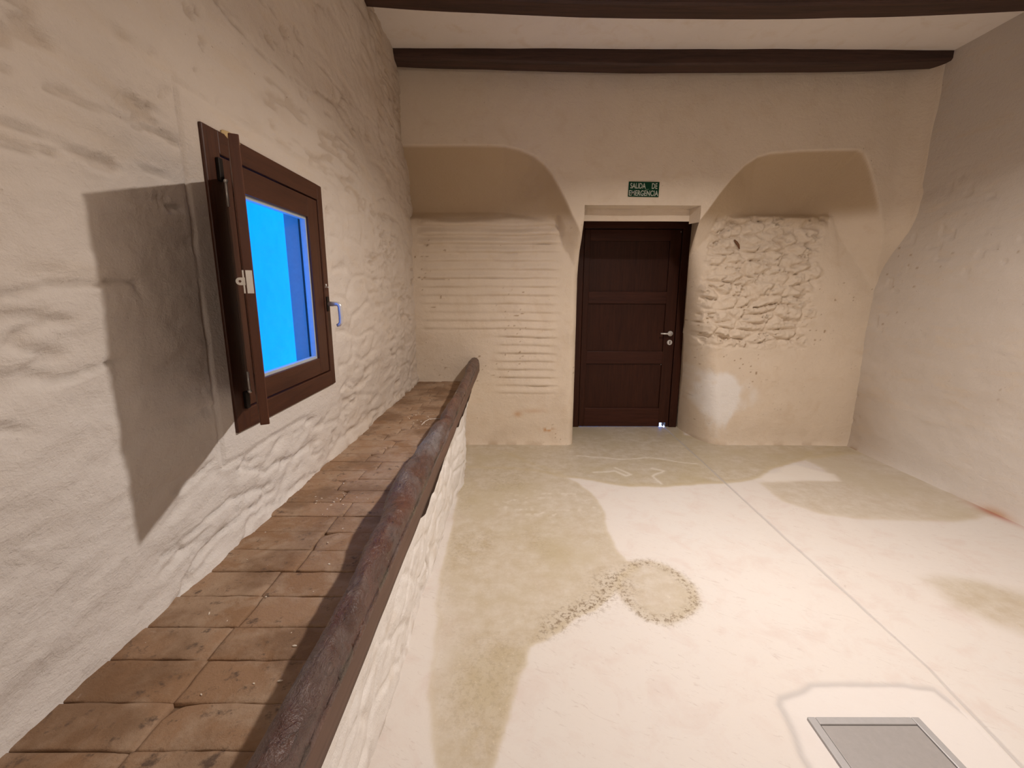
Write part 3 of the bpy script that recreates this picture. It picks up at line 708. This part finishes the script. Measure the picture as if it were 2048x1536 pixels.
# handle
hb = (XF, 2.036, 1.300)
bm = bmesh.new(); box(bm, XF-.001, XF+.006, hb[1]-.011, hb[1]+.011, hb[2]-.032, hb[2]+.032, .003)
hp = child(bm_obj('handle_plate', bm, M_dkmetal), win)
bm = bmesh.new()
pts = [(XF+.004, hb[1], hb[2])] + [(XF+.040+.014*math.sin(a), hb[1]+.002, hb[2]-.014*(1-math.cos(a))) for a in np.linspace(0, PI/2, 7)] + [(XF+.055, hb[1]+.003, hb[2]-.06), (XF+.053, hb[1]+.003, hb[2]-.082), (XF+.045, hb[1]+.002, hb[2]-.092), (XF+.036, hb[1]+.001, hb[2]-.094)]
tube(bm, pts, [.0105]+[.0098]*8+[.009, .0085, .007], 14)
child(bm_obj('handle', bm, M_steel, None, True), win)
bm = bmesh.new(); box(bm, XF-.001, XF+.014, 2.026, 2.038, 1.369, 1.375, .001); tube(bm, [(XF+.002, 2.032, 1.376), (XF+.002, 2.032, 1.386)], .004, 8)
child(bm_obj('shutter_catch', bm, M_steel), win)
# shutter, swung open to the left wall side
hx, hy = -.790, 1.392; ox, oy = -.578, 1.030
L = math.hypot(ox-hx, oy-hy)
dirx, diry = (ox-hx)/L, (oy-hy)/L; nx_, ny_ = -diry, dirx       # right-hand (lit) side normal
shz0, shz1 = 1.049, 1.678
def sbox(bm, a, b, t0, t1, z0, z1, bev=.002):
    vs = box(bm, a, b, t0, t1, z0, z1, bev)
    for v in vs:
        u_, t_ = v.co.x, v.co.y; v.co.x = hx+dirx*u_-nx_*0+nx_*t_; v.co.y = hy+diry*u_+ny_*t_
bm = bmesh.new()
T = .010
sbox(bm, 0, .07, -T, T, shz0, shz1); sbox(bm, L-.07, L, -T, T, shz0, shz1)
sbox(bm, .07, L-.07, -T, T, shz1-.07, shz1); sbox(bm, .07, L-.07, -T, T, shz0, shz0+.07)
sh = child(bm_obj('shutter', bm, M_shut), win)
bm = bmesh.new(); sbox(bm, .068, L-.068, -T*.5, T*.5, shz0+.068, shz1-.068, .001)
o = bm_obj('shutter_panel', bm, M_shut); o.parent = sh
bm = bmesh.new(); sbox(bm, L-.001, L+.0022, -.006, .007, 1.352, 1.402, .0005); sbox(bm, L-.004, L+.001, -T-.0025, -T+.001, 1.352, 1.402, .0005)
o = bm_obj('latch_plate', bm, M_steel); o.parent = sh
bm = bmesh.new()
n = 20; rin, ro_ = .0028, .0082
def spt(u_, t_, z): return (hx+dirx*u_+nx_*t_, hy+diry*u_+ny_*t_, z)
cz, ct = 1.378, -T-.008
outl = [(ct+ro_*math.cos(a), cz+ro_*math.sin(a)) for a in np.linspace(PI/2, 3*PI/2, n//2)] + [(ct+.010, cz-ro_+.001*k) for k in range(1)] + [(ct+.010, cz-ro_*.3), (ct+.010, cz+ro_*.3), (ct+.010, cz+ro_)]
m2 = len(outl)
hol = [(ct+rin*math.cos(a), cz+rin*math.sin(a)) for a in np.linspace(PI/2, PI/2+2*PI, m2, endpoint=False)]
fr = [[bm.verts.new(spt(L+uu, a, z)) for a, z in ring] for uu in (.0005, .0045) for ring in (outl, hol)]
for i in range(m2):
    j = (i+1) % m2
    bm.faces.new((fr[0][i], fr[0][j], fr[1][j], fr[1][i])); bm.faces.new((fr[2][i], fr[3][i], fr[3][j], fr[2][j]))
    bm.faces.new((fr[0][i], fr[2][i], fr[2][j], fr[0][j])); bm.faces.new((fr[1][i], fr[1][j], fr[3][j], fr[3][i]))
o = bm_obj('latch_eye', bm, M_white); o.parent = sh
for (za, zb_, zc0, zc1) in ((1.588, 1.655, 1.655, 1.715), (1.058, 1.118, 1.005, 1.058)):
    bm = bmesh.new(); tube(bm, [(-.794, 1.352, za), (-.794, 1.352, zb_)], .0036, 10)
    pk = zb_ if za > 1.3 else za
    bmesh.ops.create_uvsphere(bm, u_segments=10, v_segments=8, radius=.0062, matrix=Matrix.Translation((-.794, 1.352, pk)))
    child(bm_obj('hinge', bm, M_steel, None, True), win)
    bm = bmesh.new(); box(bm, XF-.001, XF+.010, 1.343, 1.362, zc0, zc1, .002)
    child(bm_obj('hinge_bracket', bm, M_dkmetal), win)
bm = bmesh.new(); bmesh.ops.create_icosphere(bm, subdivisions=3, radius=1)
for v in bm.verts:
    k = 1+.25*float(fbm(np.array([v.co.x*2+5]), np.array([v.co.y*2+v.co.z*3]), 701, 3)[0])
    v.co = Vector((-.818+.014*v.co.x*k, 1.44+.045*v.co.y*k, 1.791+.016*v.co.z*k))
child(bm_obj('foam_blob', bm, M_foam, None, True), win)['label'] = 'yellow dried mounting foam above the frame'

# plastered wall across the lane outside
yo = np.linspace(-1.5, 9, 220); zo = np.linspace(-.3, 4.6, 110); Yg, Zg = np.meshgrid(yo, zo, indexing='ij')
me = raw_mesh('outside_wall', np.stack([-2.6+.05*fbm(Yg*2.5, Zg*2.5, 711, 6, .6), Yg, Zg], -1).reshape(-1, 3), grid_quads(220, 110), True)
tag(link('wall_outside', me, M_smooth), kind='structure')

# ------------------------------------------------------------------ door
door = tag(bpy.data.objects.new('door_1', None), None, None, None, 'structure'); COL.objects.link(door); door.location = (1.13, 4.48, 0)
bm = bmesh.new(); box(bm, .56, .684, 4.455, 4.56, 0, 2.0, .004); box(bm, 1.606, 1.683, 4.455, 4.56, 0, 2.0, .004)
box(bm, .66, .705, 4.514, 4.56, 0, 1.96); box(bm, 1.585, 1.62, 4.514, 4.56, 0, 1.96)
child(bm_obj('door_frame', bm, M_door), door)
bm = bmesh.new(); box(bm, .684, 1.606, 4.514, 4.56, 1.90, 1.96); box(bm, .684, 1.606, 4.455, 4.56, 1.932, 2.0, .004); child(bm_obj('door_frame', bm, M_doorh), door)
bm = bmesh.new(); LY0, LY1 = 4.468, 4.512
box(bm, .688, .745, LY0, LY1, .006, 1.927, .004)
box(bm, 1.497, 1.602, LY0, LY1, .045, 1.927, .004)
leaf = child(bm_obj('door_leaf', bm, M_door), door)
for (a, b) in ((1.822, 1.927), (1.240, 1.355), (.652, .776)):
    bm = bmesh.new(); box(bm, .743, 1.499, LY0+.0005, LY1-.0005, a, b, .004); o = bm_obj('door_rail', bm, M_doorh); o.parent = leaf
bm = bmesh.new(); box(bm, .743, 1.499, LY0+.0005, LY1-.0005, .006, .198, .004); o = bm_obj('door_rail', bm, M_doorh); o.parent = leaf
bm = bmesh.new()
box(bm, 1.500, 1.512, LY0+.001, LY1, .006, .046, .001); box(bm, 1.575, 1.602, LY0+.001, LY1, .006, .046, .001); box(bm, 1.549, 1.557, LY0+.004, LY1, .006, .046, .001); o = bm_obj('door_foot', bm, M_door); o.parent = leaf
for (a, b) in ((1.353, 1.824), (.774, 1.242), (.196, .654)):
    bm = bmesh.new(); box(bm, .741, 1.501, LY0+.022, LY1-.010, a, b); o = bm_obj('door_panel', bm, M_door); o.parent = leaf
def ydisk(bm, x, z, y0, y1, r, n=24, mi=0):
    tube(bm, [(x, y1, z), (x, y0+.002, z)], r, n, True, mi); tube(bm, [(x, y0+.002, z), (x, y0, z)], [r, r*.88], n, True, mi)
bm = bmesh.new(); ydisk(bm, 1.557, .953, 4.459, 4.469, .026); tube(bm, [(1.557, 4.46, .953), (1.557, 4.425, .953)], .0095, 14); bmesh.ops.recalc_face_normals(bm, faces=bm.faces[:])
tube(bm, [(1.562, 4.425, .953), (1.54, 4.422, .954), (1.50, 4.422, .955), (1.452, 4.422, .956)], [.009, .0085, .0078, .0075], 14)
o = bm_obj('door_handle', bm, M_steel); o.parent = leaf
bm = bmesh.new(); ydisk(bm, 1.557, .866, 4.459, 4.469, .026); box(bm, 1.5535, 1.5615, 4.4575, 4.46, .852, .881, .001, mi=1)
o = bm_obj('key_escutcheon', bm, [M_steel, M_dark]); o.parent = leaf
bm = bmesh.new(); bmesh.ops.create_uvsphere(bm, u_segments=10, v_segments=8, radius=.004, matrix=Matrix.Translation((1.590, 4.466, 1.905)))
bmesh.ops.create_uvsphere(bm, u_segments=10, v_segments=8, radius=.003, matrix=Matrix.Translation((1.489, 4.468, .645)))
o = bm_obj('screw_head', bm, M_steel); o.parent = leaf
# ground and wall beyond the door
bm = bmesh.new(); box(bm, -.5, 3.5, 4.60, 7.0, -.05, -.004); tag(bm_obj('ground_outside', bm, M_smooth), kind='structure')

# ------------------------------------------------------------------ emergency exit sign
sign = bpy.data.objects.new('exit_sign', None); COL.objects.link(sign); sign.location = (1.011, 3.712, 2.123)
tag(sign, 'small green sign with pale SALIDA DE EMERGENCIA lettering above the door', 'sign')
bm = bmesh.new(); box(bm, -.117, .117, -.003, .004, -.054, .054, .0015); o = bm_obj('sign_plate', bm, M_green, sign)
def text(s, x, z, w, h, m, name='lettering'):
    cu = bpy.data.curves.new('t', 'FONT'); cu.body = s; cu.size = 1; cu.extrude = .0; cu.offset = .014
    to = bpy.data.objects.new('t', cu); COL.objects.link(to)
    dg = bpy.context.evaluated_depsgraph_get(); me = bpy.data.meshes.new_from_object(to.evaluated_get(dg)); bpy.data.objects.remove(to)
    n = len(me.vertices); co = np.zeros(n*3, np.float32); me.vertices.foreach_get('co', co); co = co.reshape(-1, 3)
    mn, mx = co.min(0), co.max(0); k = np.zeros_like(co)
    k[:, 0] = x + (co[:, 0]-mn[0])/(mx[0]-mn[0])*w; k[:, 2] = z + (co[:, 1]-mn[1])/(mx[1]-mn[1])*h; k[:, 1] = -.0045
    me.vertices.foreach_set('co', k.ravel()); me.update(); me.materials.clear(); me.name = name
    bm = bmesh.new(); bm.from_mesh(me)
    r = bmesh.ops.extrude_face_region(bm, geom=bm.faces[:]); bmesh.ops.translate(bm, verts=[v for v in r['geom'] if isinstance(v, bmesh.types.BMVert)], vec=(0, .002, 0))
    return bm_obj(name, bm, m, sign)
text('SALIDA', -.105, .004, .118, .040, M_letter); text('DE', .060, .004, .042, .040, M_letter)
text('EMERGENCIA', -.112, -.048, .224, .040, M_letter)
bm = bmesh.new(); tube(bm, [(.024+.014*math.cos(a), -.004, .004+.006*math.sin(a)) for a in np.linspace(PI+.3, 2*PI-.3, 9)], .0022, 6); bm_obj('faded_mark', bm, M_letter2, sign)
sign.rotation_euler = (0, .012, 0)

# ------------------------------------------------------------------ floor hatch
hat = bpy.data.objects.new('floor_hatch', None); COL.objects.link(hat); hat.location = (1.14, 1.0, 0)
tag(hat, 'grey square inspection hatch cover set flush into the floor at the lower right', 'hatch')
bm = bmesh.new(); hx0, hx1, hy0, hy1 = .962, 1.325, .868, 1.228; w = .026
for (a, b, c_, d_) in ((hx0, hx0+w, hy0, hy1), (hx1-w, hx1, hy0, hy1), (hx0+w, hx1-w, hy0, hy0+w), (hx0+w, hx1-w, hy1-w, hy1)): box(bm, a, b, c_, d_, -.02, .010, .003)
child(bm_obj('hatch_frame', bm, M_hatchf), hat)
bm = bmesh.new(); box(bm, hx0+w+.002, hx1-w-.002, hy0+w+.002, hy1-w-.002, -.02, .0075, .002); child(bm_obj('hatch_cover', bm, M_hatch), hat)

# ------------------------------------------------------------------ bits and pieces
bm = bmesh.new()
wy_ = float(far_depth(np.array([1.86]), np.array([1.74]))[0])
tube(bm, [(1.832, wy_-.012, 1.775), (1.85, wy_-.020, 1.752), (1.868, wy_-.014, 1.735), (1.885, wy_-.004, 1.705)], [.006, .011, .010, .005], 8)
tag(bm_obj('wooden_peg', bm, M_stick), 'short rusty brown peg stuck in the whitewashed rubble right of the door', 'peg')
random.seed(11); bm = bmesh.new()
def crumb(x, y, r):
    m4 = Matrix.Translation((x, y, bench_z(y)+.004+r*.4)) @ Matrix.Rotation(random.uniform(0, 6), 4, 'Z') @ Matrix.Diagonal((random.uniform(.7, 2.4), random.uniform(.5, 1), random.uniform(.4, .7), 1))
    bmesh.ops.create_icosphere(bm, subdivisions=1, radius=r, matrix=m4)
for k in range(26): crumb(random.gauss(-.63, .05), random.gauss(1.53, .045), random.uniform(.0012, .0035))
for k in range(18): crumb(random.gauss(-.55, .05), random.gauss(2.62, .10), random.uniform(.0015, .005))
for (x, y) in ((-.548,1.242),(-.441,.741),(-.60,.99),(-.70,.93),(-.455,.83),(-.50,1.13)): crumb(x, y, .0030)
for k in range(40): crumb(random.uniform(-.80, -.47), random.uniform(.5, 3.7), random.uniform(.0008, .002))
tag(bm_obj('plaster_crumbs', bm, M_crumb), 'pale plaster crumbs scattered over the tiled bench', 'crumbs', None, 'stuff')
bm = bmesh.new()
tube(bm, [(-.42, 2.66, bench_z(2.66)+.008), (-.49, 2.65, bench_z(2.65)+.007), (-.51, 2.60, bench_z(2.6)+.006), (-.515, 2.52, bench_z(2.5)+.006)], .0022, 6)
tag(bm_obj('straw', bm, M_crumb), 'pale bent straw stalk lying on the tiles near the far end of the bench', 'straw')
